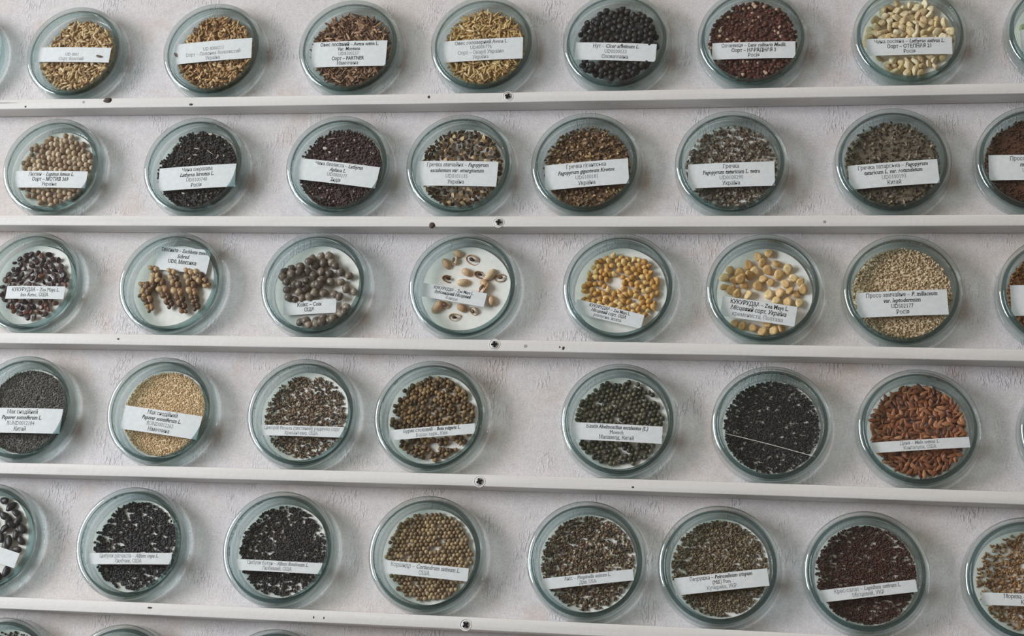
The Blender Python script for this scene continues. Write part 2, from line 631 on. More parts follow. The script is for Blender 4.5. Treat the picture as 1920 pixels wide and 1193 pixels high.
def rot_matrices(n, flat, r):
    """random turns about the dish axis (Y) with up to `flat` radians of tumble"""
    a = r.uniform(0, 2 * np.pi, n)
    t1, t2 = r.normal(0, flat, n), r.normal(0, flat, n)
    def ry(a): c, s, o, z = np.cos(a), np.sin(a), np.ones_like(a), np.zeros_like(a); return np.stack([c, z, s, z, o, z, -s, z, c], 1).reshape(-1, 3, 3)
    def rx(a): c, s, o, z = np.cos(a), np.sin(a), np.ones_like(a), np.zeros_like(a); return np.stack([o, z, z, z, c, -s, z, s, c], 1).reshape(-1, 3, 3)
    def rz(a): c, s, o, z = np.cos(a), np.sin(a), np.ones_like(a), np.zeros_like(a); return np.stack([c, -s, z, s, c, z, z, z, o], 1).reshape(-1, 3, 3)
    return ry(a) @ rz(t1) @ rx(t2)


def batch(templates, P, Rm, S, r):
    """all the seeds of one fine heap as a single mesh (mm -> m)"""
    Vs, Fs, off = [], [], 0
    pick = r.integers(0, len(templates), len(P))
    for q, (V, F) in enumerate(templates):
        ids = np.where(pick == q)[0]
        if not len(ids): continue
        W = np.einsum('nij,vj->nvi', Rm[ids], V) * S[ids][:, None, None] + P[ids][:, None, :]
        n, m = len(ids), len(V)
        Fa = F[None] + (np.arange(n) * m)[:, None, None] + off
        Vs.append(W.reshape(-1, 3)); Fs.append(Fa.reshape(-1, 3)); off += n * m
    return np.concatenate(Vs) * 0.001, np.concatenate(Fs)


def gapmask(x, z, gap, seed, freq=0.19):
    if gap <= 0: return True
    v = noise.noise(Vector((x * freq, z * freq, seed))) + 0.6 * noise.noise(Vector((x * freq * 2.7, z * freq * 2.7, seed + 9)))
    return v > -0.75 + gap * 1.15


def edge_r(R, x, z, seed):
    a = math.atan2(z, x)
    return R + 1.1 * noise.noise(Vector((math.cos(a) * 3, math.sin(a) * 3, seed)))


# ------------------------------------------------------------------ the dishes
# w: world x of the dish centre; row; k: seed shape; s: (length, width, thickness) in mm; pal: colours; top: depth of the heap's surface (mm off the wall)
# lab: paper label (cx, cz, width, height, angle) in mm/deg from the dish centre, and its lines (r regular, b bold, i bold italic, f faded)
D = []


def dish(key, x, c, **kw):
    D.append(dict(key=key, x=x, row=int(key[0]) - 1, c=c, **kw))


PALE = [(205, 170, 115), (180, 145, 90), (228, 203, 152), (150, 112, 66), (214, 182, 128)]
dish('10', -0.5850, 'top row, cut by the left picture edge', k=None)
dish('11', -0.4561, 'short straw-coloured oat grains', nm='oat_grains', cat='grain', k='oat', s=(7.4, 2.3, 2.2), pal=[(204, 172, 128), (178, 146, 102), (224, 198, 156), (140, 106, 70), (192, 160, 116)], top=14, n=1300, cut=(145, 31),
     lab=(-2.7, -1.9, 80, 16.2, -1.6), ldesc='almost blank white paper label', lines=['f:', 'f:UD 0001', 'f:Сорт Золотий'])
dish('12', -0.3118, 'small golden-brown oat grains', nm='oat_grains', cat='grain', k='oat', s=(6.4, 2.2, 2.0), pal=[(190, 152, 106), (164, 122, 78), (216, 184, 138), (110, 80, 52), (178, 140, 96)], top=14, n=1500, cut=(150, 33),
     lab=(0.2, -0.8, 78, 22, 4.2), ldesc='faded white paper label', lines=['f:', 'f:UD 8300211', 'f:Сорт – Полонез Золотистий', 'f:Україна'])
dish('13', -0.1737, 'long dark brown oat grains', nm='oat_grains', cat='grain', k='oat', s=(9.6, 2.0, 1.8), pal=[(142, 102, 78), (104, 74, 54), (186, 152, 122), (82, 54, 42), (128, 92, 70)], top=14, n=1350, cut=(150, 36),
     lab=(-0.7, -6.8, 74.4, 27, 0.6), lines=['b:Овес посівний – Avena sativa L.', 'b:Var. Montana', 'f:UD8300237', 'b:Сорт – PARTNER', 'r:Німеччина'])
dish('14', -0.0436, 'long pale golden oat grains', nm='oat_grains', cat='grain', k='oat', s=(9.4, 2.0, 1.8), pal=[(206, 174, 118), (184, 148, 94), (226, 200, 150), (142, 106, 64), (196, 162, 108)], top=14, n=1350, cut=(150, 38),
     lab=(-1.8, -5.5, 80, 22.4, 2.4), lines=['r:Овес голозерний Avena L.', 'f:UD8000776', 'f:Сорт – Скарб України', 'f:Україна'])
dish('15', 0.0826, 'black chickpeas', one='black wrinkled chickpea', nm='chickpea', cat='chickpea', hexp=True, k='chickpea', s=(6.4, 6.0, 5.8), pal=[(46, 41, 43), (36, 33, 36), (56, 50, 50), (41, 37, 39)], top=14, ind=True, rs=39.5,
     lab=(-0.6, -10.5, 75.5, 18.1, -2.8), lines=['r:Нут – ~Cicer arietinum L.', 'f:UD0500033', 'r:Словаччина'])
dish('16', 0.2074, 'maroon lentils', nm='lentils', cat='lentils', k='lens', s=(3.6, 3.6, 1.9), pal=[(92, 50, 44), (76, 42, 38), (112, 64, 52), (84, 46, 40), (98, 54, 46), (72, 40, 36), (88, 48, 42), (104, 58, 48), (80, 44, 40), (95, 52, 46), (86, 46, 42), (205, 175, 150)], top=13, n=1500, rs=40.5, pad=True,
     lab=(1.1, -12.2, 74.9, 16.9, 0.2), lines=['r:Сочевиця – ~Lens culinaris Medik.', 'b:Сорт – НАРЯДНАЯ 3', 'r:Росія'])
dish('17', 0.3468, 'cream angular grass peas', one='cream angular grass pea', nm='grass_pea', cat='pea', hexp=True, k='block', s=(7.4, 7.2, 5.6), pal=[(236, 216, 176), (222, 198, 152), (242, 228, 194), (214, 188, 146)], top=13, ind=True, rs=40.5, pad=True,
     lab=(-0.8, -11.8, 74.5, 16.9, 0.3), lines=['r:Чина посівна – ~Lathyrus sativus L.', 'b:Сорт – СТЕПНАЯ 21', 'r:Росія'])
dish('18', 0.4790, 'pale green peas', one='pale green pea', nm='green_pea', cat='pea', hexp=True, k='round', s=(8, 7.6, 7.2), pal=[(214, 214, 178), (200, 204, 164)], top=12, ind=True, rs=40, pad=True,
     lab=(0, -10, 74, 24, 0), lines=['r:Горох посівний', 'i:Pisum sativum L.'])
dish('21', -0.4592, 'round greyish-tan lupin seeds', one='round greyish-tan lupin seed', nm='lupin_seed', cat='lupin seed', hexp=True, k='round', s=(6.4, 5.7, 5.0), pal=[(192, 168, 142), (172, 146, 122), (206, 186, 160), (154, 130, 108)], top=12, ind=True, rs=39.5, pad=True, cut=(140, 37),
     lab=(-0.2, -13.2, 74.7, 17.4, -0.7), lines=['r:Люпин – ~Lupinus luteus L.', 'b:Сорт – МОТИВ 369', 'r:Україна'])
dish('22', -0.3140, 'small black vetchling seeds with white flecks', nm='vetchling_seeds', cat='seeds', k='round', s=(2.7, 2.6, 2.4), pal=[(54, 48, 50), (46, 42, 45), (64, 56, 57), (50, 45, 47)] * 6 + [(170, 160, 150)], top=11.5, n=1900, rs=40, pad=True, cut=(150, 35), gap=0.05,
     lab=(3.7, -11.2, 76.4, 23.5, 3.6), lines=['r:Чина шершава', 'i:Lathyrus hirsutus L.', 'f:UD0100740', 'r:Росія'])
dish('23', -0.1723, 'fine purple-brown vetchling seeds', nm='vetchling_seeds', cat='seeds', k='round', s=(2.4, 2.3, 2.1), pal=[(80, 58, 60), (70, 52, 54), (92, 68, 68), (74, 54, 57)] * 7 + [(190, 165, 155)], top=11.5, n=2300, rs=40.5, pad=True, gap=0.03,
     lab=(-0.3, -7.3, 78.8, 21.5, -7.3), lines=['r:Чина безлиста – ~Lathyrus', 'i:Aphaca L.', 'f:UD0800271', 'r:Індія'])
dish('24', -0.0565, 'dark winged buckwheat seeds', one='dark three-edged buckwheat seed', nm='buckwheat_seed', cat='buckwheat seed', rough=0.75, k='buck', s=(5.6, 4.6, 4.0), pal=[(88, 68, 48), (118, 92, 62), (66, 50, 38), (80, 60, 42), (104, 80, 54), (196, 170, 130)], top=11, ind=True, rs=40, pad=True, gap=0.03, flat=0.7, md=0.62,
     lab=(-2.3, -8.4, 75.8, 24.7, -1.0), lines=['r:Гречка звичайна – ~Fagopyrum', 'i:esculentum var. emarginatum', 'f:UD0101135', 'r:Україна'])
dish('25', 0.0603, 'brown buckwheat seeds without gaps', nm='buckwheat_seeds', cat='seeds', k='buck', s=(4.0, 2.9, 2.7), pal=[(134, 104, 78), (94, 72, 52), (184, 154, 114), (112, 86, 64), (78, 60, 46)], top=11.5, n=1500, rs=40.5, flat=0.6,
     lab=(1.0, -9.9, 76, 24.7, 5.1), lines=['r:Гречка гігантська', 'i:Fagopyrum giganteum Krotov.', 'f:UD0100181', 'r:Україна'])
dish('26', 0.1906, 'grey-brown tartary buckwheat seeds with bare gaps', nm='tartary_buckwheat_seeds', cat='seeds', k='buck', s=(4.2, 2.6, 2.4), pal=[(124, 108, 96), (94, 80, 70), (156, 140, 124), (108, 94, 84), (84, 72, 64)], top=9.5, n=1300, rs=41.5, pad=True, gap=0.15, flat=0.6, thin=True, ring=True,
     lab=(0.1, -11.5, 76.3, 23.4, 1.9), lines=['r:Гречка', 'i:Fagopyrum tataricum L. tetra', 'f:UD0100290', 'r:Україна'])
dish('27', 0.3303, 'densely packed grey tartary buckwheat seeds', nm='tartary_buckwheat_seeds', cat='seeds', k='buck', s=(3.8, 2.5, 2.4), pal=[(110, 98, 84), (84, 74, 64), (148, 130, 106), (96, 86, 74), (74, 66, 58)], top=12, n=1700, rs=41.5, flat=0.6,
     lab=(0.5, -12.2, 76.4, 22.7, 4.6), lines=['r:Гречка татарська – ~Fagopyrum', 'i:tataricum L. var. rotundatum', 'f:UD0100193', 'r:Китай'])
dish('28', 0.4494, 'dark red-brown millet grains', nm='millet_grains', cat='grain', k='round', s=(2.1, 1.9, 1.8), pal=[(84, 52, 38), (98, 62, 44), (70, 44, 34), (90, 56, 40)], top=12, n=3000, rs=41.5,
     lab=(-0.5, -7.3, 76, 23.7, -0.4), lines=['r:Просо звичайне – ~P.', 'i:miliaceum var.', 'f:UD0102090', 'r:Україна'])
dish('31', -0.4617, 'glossy dark purple maize kernels', one='glossy dark purple maize kernel', nm='purple_maize_kernel', cat='maize kernel', k='kernel', s=(6.6, 5.6, 4.4), pal=[(74, 54, 58), (54, 42, 48), (112, 74, 64), (62, 48, 54), (92, 76, 78)], top=9, ind=True, rs=36, pad=True, gap=0.22, rough=0.28, md=0.78, flat=0.5,
     lab=(6.7, -10.1, 58.9, 12.7, 0), lines=['r:КУКУРУДЗА – Zea Mays L.', 'r:Inia Aztec, США'])
dish('32', -0.3211, 'knobbly brown seed spikes', nm='seed_spike', cat='seed spike', k='spike', pad=True, top=8,
     lab=(8.4, 23.6, 51.8, 23.8, -5.4), lines=['b:Теосинте – ~Euchlaena mexic.', 'i:Schrad.', 'b:UD0, Мексика', 'f:'], ldepth=8.0)
dish('33', -0.1827, 'grey-brown bead-like seeds', one='grey-brown bead-like seed', nm='bead_seed', cat='bead seed', k='jobs', s=(9.0, 7.5, 6.8), pal=[(128, 116, 104), (102, 91, 84), (148, 134, 120), (114, 103, 94)], ind=True, pad=True, rough=0.3,
     pts=[(-7, 27), (1, 30), (9, 30), (4, 24), (12, 24), (-4, 21), (-26, 18), (-18, 20), (-32, 15), (-25, 12), (-17, 14), (-10, 15), (-33, 9), (-29, 4), (-22, 2), (-11, 6), (-4, 11), (3, 15), (4, 7), (11, 13), (13, 5), (21, 15), (30, 11), (23, 5), (28, -1), (36, -4), (18, -7), (8, -6), (-1, -5), (-6, -10), (-13, -11), (-20, -12), (-25, -11), (-28, -3), (-16, -5), (-10, -1), (-3, 2), (3, 1), (-16, 1), (23, -10), (16, 20), (-9, 23), (-12, -34), (-6, -33), (-3, -37), (3, -32), (4, -36), (9, -29), (10, -35), (16, -33), (22, -28), (25, -22), (27, -27), (31, -20), (20, -31), (30, -25)],
     lab=(-2.5, -21.9, 50, 13.2, 4.0), lines=['b:Коікс – Coix', 'b:США'], ldepth=8.5)
dish('34', -0.0439, 'loose tan chaffy kernels', one='tan chaffy kernel in a papery husk', nm='chaffy_kernel', cat='husked kernel', k='husk', s=(8.5, 6, 5), pal=[(212, 176, 142), (190, 152, 118), (170, 132, 102), (222, 194, 160)], ind=True, pad=True,
     pts=[(-9, 34), (-13, 28), (-20, 24), (4, 28), (0, 16), (12, 14), (22, 14), (31, 11), (17, 6), (-17, 10), (-2, 6), (15, 1), (25, -10), (-18, -15), (-24, -18), (-8, -27), (-2, -18), (8, -21)],
     lab=(-9.5, -8.3, 61.1, 13, -9.5), lines=['b:КУКУРУДЗА – Zea Mays L.', 'i:Зубовидний Місцевий', 'f:Канада'], ldepth=11)
dish('35', 0.0957, 'small golden popcorn kernels', one='small golden popcorn kernel', nm='popcorn_kernel', cat='maize kernel', k='popcorn', s=(6.2, 5.0, 4.6), pal=[(222, 176, 106), (202, 150, 80), (234, 200, 136), (212, 162, 92)], top=9, ind=True, rs=36.5, pad=True, gap=0.10, rough=0.35, md=0.74, flat=0.5, hole=(-5, 6, 7), below=(-24, -13.5),
     lab=(-8.5, -24.4, 61.9, 13, -13.3), lines=['b:КУКУРУДЗА – Zea Mays L.', 'i:Місцевий сорт, США', 'r:розлусна, жовта'], ldepth=11)
dish('36', 0.2211, 'large pale yellow maize kernels', one='large pale yellow maize kernel', nm='maize_kernel', cat='maize kernel', k='kernel', s=(9.2, 8.6, 5.6), pal=[(226, 188, 132), (208, 168, 112), (238, 208, 156), (216, 178, 122)], ind=True, pad=True, rough=0.4, flat=0.35,
     pts=[(-6, 33), (4, 36), (-14, 25), (-2, 27), (11, 26), (20, 21), (-30, 20), (-22, 18), (-35, 13), (-26, 11), (-8, 19), (3, 20), (-13, 15), (12, 16), (25, 13), (33, 3), (27, -2), (18, 8), (5, 9), (-5, 5), (-17, 6), (-28, 2), (-35, 4), (-23, -2), (-14, -3), (4, -2), (13, -1), (20, -9), (30, -10), (10, -8), (-1, 12), (-20, 11), (31, 9), (22, 1), (-25, -29), (-18, -31), (-9, -33), (-1, -36), (8, -35), (15, -33), (3, -29)],
     lab=(-4.7, -20.1, 64.2, 18, -8.3), lines=['b:КУКУРУДЗА – Zea Mays L.', 'i:Місцевий сорт, Україна', 'f:кремениста, Полтава'], ldepth=13)
dish('37', 0.3370, 'pale cream millet grains', nm='millet_grains', cat='grain', k='round', s=(2.3, 2.0, 1.8), pal=[(220, 194, 160), (196, 170, 136), (238, 218, 188), (210, 184, 148), (166, 138, 108)], top=9, n=3000, rs=42, gap=0.04, pad=True,
     lab=(-0.6, -11.4, 75.1, 22.5, 3.1), lines=['r:Просо звичайне – ~P. miliaceum', 'i:var. leptodermum', 'r:UDS02177', 'r:Росія'])
dish('38', 0.4639, 'orange-brown millet grains', nm='millet_grains', cat='grain', k='round', s=(2.2, 2.0, 1.8), pal=[(156, 100, 56), (136, 86, 48), (172, 116, 68), (120, 74, 44)], top=9, n=3000, rs=41,
     lab=(-1, -6.5, 76, 27.1, 0.8), lines=['r:Просо звичайне', 'i:P. miliaceum', 'b:Сорт – Полтавське', 'r:Україна'])
dish('41', -0.4481, 'fine grey poppy seeds', nm='poppy_seeds', cat='seeds', k='round', s=(1.25, 1.2, 1.1), pal=[(108, 103, 100), (86, 82, 81), (132, 127, 122), (96, 91, 89)], top=7.5, n=7000, rs=40, pad=True, gap=0.03, bed=True,
     lab=(1.2, -10.9, 78, 23.3, 0.4), lines=['r:Мак снодійний', 'i:Papaver somniferum L.', 'f:RUND0012184', 'r:Китай'])
dish('42', -0.3137, 'fine cream poppy seeds', nm='poppy_seeds', cat='seeds', k='round', s=(1.25, 1.2, 1.1), pal=[(234, 206, 166), (222, 192, 150), (240, 214, 178), (228, 198, 156)] * 5 + [(150, 130, 92)], top=7.5, n=7000, rs=39.5, pad=True, bed=True,
     lab=(1.7, -10.3, 74.8, 21.8, -6.6), lines=['r:Мак снодійний', 'i:Papaver somniferum L.', 'f:RUND0012262', 'r:Німеччина'])
dish('43', -0.1808, 'slender mottled brown seeds', nm='slender_seeds', cat='seeds', k='oat', s=(3.4, 1.5, 1.3), pal=[(112, 90, 72), (78, 62, 52), (164, 138, 112), (94, 76, 62), (62, 52, 46), (136, 112, 90)], top=7.5, n=1600, rs=38.5, pad=True, gap=0.1, thin=True,
     lab=(1.1, -15.7, 77.2, 9.5, -0.2), lines=['f:Цикорій Pimenta (листяний) радиччо сорт', 'f:Хризантема, США'])
dish('44', -0.0643, 'corky tan beet seeds', one='corky tan beet seed cluster', nm='beet_seed', cat='beet seed', hexp=True, k='beet', s=(4.8, 4.4, 3.8), pal=[(126, 100, 70), (94, 74, 50), (156, 128, 90), (110, 86, 60)], top=8, ind=True, rs=39, pad=True, gap=0.12, md=0.80,
     lab=(2.3, -13.8, 76.5, 9.2, 6.1), lines=['r:Буряк столовий – ~Beta vulgaris L.', 'f:Бордо харк., Київ'])
dish('45', 0.1006, 'round dark olive okra seeds', one='round dark olive okra seed', nm='okra_seed', cat='okra seed', hexp=True, k='round', s=(4.6, 4.3, 4.0), pal=[(88, 86, 70), (66, 64, 54), (110, 104, 84), (76, 72, 60)], top=8, ind=True, rs=39.5, pad=True, gap=0.10, md=0.88, rough=0.35,
     lab=(-1.5, -10.7, 77.3, 15, -1.6), lines=['r:Бамія ~Abelmoschus esculentus (L.)', 'r:Moench', 'r:Малазелд, Китай'])
dish('46', 0.2286, 'fine black seeds without a label', nm='black_seeds', cat='seeds', thin=True, k='angular', s=(2.5, 1.6, 1.4), pal=[(40, 38, 40), (34, 32, 35), (50, 47, 48), (37, 35, 37)], top=7.5, n=3700, rs=40.5, pad=True, gap=0.06)
dish('47', 0.3483, 'pointed reddish-brown melon seeds', one='pointed reddish-brown melon seed', nm='melon_seed', cat='melon seed', k='drop', s=(8.6, 3.7, 2.3), pal=[(156, 100, 68), (128, 78, 54), (180, 124, 90), (104, 62, 44), (144, 88, 60)], top=9, ind=True, rs=41, pad=True, gap=0.10, md=0.4, flat=0.22, rough=0.4,
     lab=(0.4, -14.0, 79.6, 8.9, 5.2), lines=['f:Диня – ~Melo sativus L.', 'f:Канталупа, США'])
dish('48', 0.4771, 'fourth row, cut by the right picture edge', k=None)
dish('51', -0.4618, 'large black oval beans', one='large black oval bean', nm='black_bean', cat='bean', k='bean', s=(10.2, 6.6, 4.4), pal=[(52, 47, 51), (42, 39, 43), (60, 53, 55)], ind=True, pad=True, rough=0.4, flat=0.25,
     pts=[(7, 37), (15, 31), (10, 23), (21, 25), (15, 18), (24, 19), (13, 11), (20, 14), (29, 12), (23, 6), (10, 3), (19, 0), (30, 1), (17, -5), (27, -7), (20, -27), (13, -32), (0, 29), (-1, 17), (2, 7), (-9, 23), (-6, 11), (-8, 2)],
     lab=(-4.7, -8.5, 78, 13.6, -14.6), lines=['r:Боби – ~Vicia faba L.', 'f:Місцевий, УКР'], ldepth=13)
dish('52', -0.3240, 'coarse black onion seeds', nm='onion_seeds', cat='seeds', k='angular', s=(3.4, 2.4, 2.0), pal=[(38, 36, 40), (32, 30, 34), (48, 45, 49), (35, 33, 37)], top=8, n=1500, rs=39.5, pad=True, gap=0.1, cut=(145, 36), thin=True,
     lab=(0, -13.1, 78.5, 10, 2.2), lines=['f:Цибуля ріпчаста – ~Allium cepa L.', 'f:Любчик, США'])
dish('53', -0.1880, 'fine black onion seeds with white gaps', nm='onion_seeds', cat='seeds', k='angular', s=(2.7, 1.9, 1.7), pal=[(42, 37, 39), (35, 31, 34), (54, 47, 47), (48, 39, 38)], top=7.5, n=2200, rs=39.5, pad=True, gap=0.2, cut=(140, 37), thin=True,
     lab=(0.2, -15, 79, 9.5, -0.5), lines=['f:Цибуля батун – ~Allium fistulosum L.', 'f:Любимий, США'])
dish('54', -0.0577, 'round tan coriander seeds', one='round tan coriander seed', nm='coriander_seed', cat='coriander seed', hexp=True, k='round', s=(4.0, 3.9, 3.8), pal=[(158, 134, 104), (128, 106, 80), (184, 160, 126), (142, 118, 90)], top=8, ind=True, rs=39.5, pad=True, gap=0.12, md=0.92, rough=0.4,
     lab=(-0.5, -13.5, 75.2, 11.1, -3.3), lines=['f:Коріандр – ~Coriandrum sativum L.', 'f:США'])
dish('55', 0.0786, 'mottled brown anise seeds', nm='anise_seeds', cat='seeds', thin=True, k='oat', s=(3.3, 1.8, 1.6), pal=[(116, 98, 78), (80, 67, 54), (152, 130, 102), (96, 80, 64), (62, 54, 46), (104, 76, 64)] * 2 + [(206, 192, 168)], top=8, n=1900, rs=40, pad=True, gap=0.08,
     lab=(1.8, -15.2, 76.2, 9.3, 8.4), lines=['f:Аніс – ~Pimpinella anisum L.', 'f:Дім, USA'])
dish('56', 0.1880, 'small grey-brown parsley seeds', nm='parsley_seeds', cat='seeds', thin=True, k='oat', s=(3.0, 1.6, 1.4), pal=[(124, 106, 84), (98, 82, 64), (160, 140, 112), (110, 94, 74), (84, 70, 56)], top=8, n=2600, rs=40, pad=True, gap=0.06,
     lab=(2.1, -12.4, 76, 14.2, 8.5), lines=['r:Петрушка – ~Petroselinum crispum', 'r:(Mill.) Fuss', 'f:Кучерява, УКР.'])
dish('57', 0.3053, 'fine dark red cress seeds', nm='cress_seeds', cat='seeds', thin=True, k='round', s=(2.6, 1.6, 1.4), pal=[(82, 50, 42), (64, 38, 34), (96, 60, 50), (74, 44, 38)], top=8, n=3800, rs=40.5, pad=True, gap=0.08,
     lab=(1.0, -14.4, 77, 9.8, 9.1), lines=['f:Крес-салат – ~Lepidium sativum L.', 'f:Місцевий, УКР'])
dish('58', 0.4303, 'loose tan carrot seeds', nm='carrot_seeds', cat='seeds', k='oat', s=(3.6, 1.9, 1.5), pal=[(178, 138, 98), (144, 104, 70), (204, 170, 132), (120, 86, 58), (160, 122, 84)], top=8, n=1100, rs=39.5, pad=True, gap=0.2, thin=True,
     lab=(1.5, -15.4, 76, 9.8, 0.6), lines=['r:Морква – ~Daucus carota L.', 'r:Каротель'])
dish('61', -0.4268, 'black specks on white', nm='speck_seeds', cat='seeds', k='angular', s=(2.6, 2.0, 1.8), pal=[(56, 50, 50), (70, 62, 58), (48, 44, 46)], top=8, n=1000, rs=40, pad=True, gap=0.40, thin=True, zc=-0.3101)
dish('62', -0.3164, 'brown grains at the bottom picture edge', nm='brown_grains', cat='grain', k='oat', s=(4.0, 2.0, 1.8), pal=[(134, 106, 84), (112, 86, 68), (156, 128, 104)], top=13, n=1500, rs=40, pad=True, zc=-0.3109)
dish('63', -0.1804, 'bottom row, third from the left', k=None, zc=-0.3086)


# ------------------------------------------------------------------ lettering
def text_mesh(body, fs, wmax, shear, off):
    cu = bpy.data.curves.new('line', 'FONT')
    cu.body = body
    cu.size = fs
    cu.align_x = 'LEFT'
    cu.shear = shear
    cu.offset = off * fs
    cu.resolution_u = 2
    return cu


def build_lettering(d, lab, cx, cz, w, h, ang, ldepth, bend):
    """all printed lines of one paper label as flat ink shapes lying on it"""
    lines = d['lines']
    n = max(len(lines), 2)
    pitch = min(h / (len(lines) + 0.35), 5.7)
    if len(lines) <= 2: pitch = min(h / (len(lines) + 0.2), 5.0)
    fs = min(pitch * 1.02, 5.3)
    V, F, MI = [], [], []
    tot = pitch * len(lines)
    for q, ln in enumerate(lines):
        st, body = ln.split(':', 1)
        if not body.strip(): continue
        segs = body.split('~')
        runs = []
        xcur = 0.0
        for si, sg in enumerate(segs):
            s_ = 'i' if (si == 1 or st == 'i') else st
            runs.append((sg, s_))
        pieces = []
        for sg, s_ in runs:
            cu = text_mesh(sg, fs, w, 0.22 if s_ == 'i' else 0.0, {'b': 0.016, 'i': 0.016, 'r': 0.0, 'f': 0.0}[s_] )
            ob = bpy.data.objects.new('line', cu)
            col.objects.link(ob)
            pieces.append((ob, s_))
        d.setdefault('_txt', []).append((pieces, q, tot, pitch, fs, 1 if (st == 'f') else 0))


def finish_lettering(d, paper, w, h, bend):
    dg = bpy.context.evaluated_depsgraph_get()
    V, F, MI = [], [], []
    for pieces, q, tot, pitch, fs, faint in d.get('_txt', []):
        xs, parts = 0.0, []
        for ob, s_ in pieces:
            me = bpy.data.meshes.new_from_object(ob.evaluated_get(dg))
            if len(me.vertices):
                co = np.empty(len(me.vertices) * 3, np.float32)
                me.vertices.foreach_get('co', co)
                co = co.reshape(-1, 3)
                fc = [tuple(p.vertices) for p in me.polygons]
                # short level stem ends get the thin serifs of the printed type
                cnt = {}
                for f in fc:
                    for a_, b_ in zip(f, f[1:] + f[:1]):
                        cnt[(min(a_, b_), max(a_, b_))] = cnt.get((min(a_, b_), max(a_, b_)), 0) + 1
                ex, exf = [], []
                for (a_, b_), n_ in cnt.items():
                    dx, dy = abs(co[a_, 0] - co[b_, 0]), abs(co[a_, 1] - co[b_, 1])
                    if n_ == 1 and dy < 0.002 * fs and 0.05 * fs < dx < 0.16 * fs:
                        x0, x1, yb = min(co[a_, 0], co[b_, 0]) - 0.075 * fs, max(co[a_, 0], co[b_, 0]) + 0.075 * fs, co[a_, 1]
                        up = 0.045 * fs if yb < 0.25 * fs else -0.045 * fs
                        o_ = len(co) + len(ex)
                        ex += [(x0, yb, 0), (x1, yb, 0), (x1, yb + up, 0), (x0, yb + up, 0)]
                        exf.append((o_, o_ + 1, o_ + 2, o_ + 3))
                if ex:
                    co = np.concatenate([co, np.array(ex, np.float32)])
                    fc += exf
                sx = 0.80
                parts.append((co[:, 0] * sx + xs, co[:, 1], fc))
                xs += float(co[:, 0].max()) * sx + fs * 0.22
            bpy.data.meshes.remove(me)
        if not parts: continue
        wid = xs - fs * 0.22
        sc_ = min(1.0, (w - 4) / wid)
        zb = tot / 2 - (q + 0.78) * pitch
        for px, pz, fc in parts:
            o = len(V)
            for a, b in zip(px, pz):
                X = (a - wid / 2) * sc_
                V.append((X * .001, (-bend * (1 - (2 * X / w) ** 2) - 0.16) * .001, (b + zb) * .001))
            for f in fc:
                F.append(tuple(i + o for i in f))
                MI.append(faint)
    for pieces, *_ in d.get('_txt', []):
        for ob, s_ in pieces:
            cu = ob.data
            bpy.data.objects.remove(ob)
            bpy.data.curves.remove(cu)
    if not V: return
    me = bpy.data.meshes.new('lettering')
    me.from_pydata(V, [], F)
    me.polygons.foreach_set('material_index', MI)
    link('lettering', me, [M_ink, M_ink_faint], paper)


def make_paper(w, h, bend):
    nx = 14
    V, F = [], []
    for k in range(nx + 1):
        u = -1 + 2 * k / nx
        for (zz, t) in ((h / 2, 0), (-h / 2, 0), (-h / 2, 0.12), (h / 2, 0.12)):
            V.append((u * w / 2 * .001, (-bend * (1 - u * u) - 0.10 + t) * .001, zz * .001))
    for k in range(nx):
        for j in range(4):
            a, b = k * 4 + j, k * 4 + (j + 1) % 4
            F.append((a, a + 4, b + 4, b))
    F += [(0, 1, 2, 3), (nx * 4 + 3, nx * 4 + 2, nx * 4 + 1, nx * 4)]
    return np_mesh('paper_label', V, F, False)


# ------------------------------------------------------------------ odd seed bodies
def make_spike(n, L, seed):
    """an ear of alternating plump grains along a thin rachis"""
    r = np.random.default_rng(seed)
    V0, F0 = ICO[2]
    Vs, Fs, off = [], [], 0
    for k in range(n):
        t = -0.5 + (k + 0.5) / n
        sgn = 1 if k % 2 else -1
        w = 1 - 0.35 * abs(2 * t)
        for (dx, dz, a, b, c) in ((0, sgn * 2.7 * w, 4.4, 3.0, 3.3), (1.6, -sgn * 2.2 * w, 3.6, 2.6, 2.8)):
            V = lump(V0, 0.16, 2.0, seed + k * 1.7) * np.array([a, b, c]) * w
            ang = sgn * 0.55
            R = np.array([[math.cos(ang), 0, math.sin(ang)], [0, 1, 0], [-math.sin(ang), 0, math.cos(ang)]])
            V = V @ R.T + np.array([t * L + dx, r.uniform(-.8, .4), dz])
            Vs.append(V); Fs.append(F0 + off); off += len(V)
    return np_mesh('seed_spike', np.concatenate(Vs) * .001, np.concatenate(Fs))


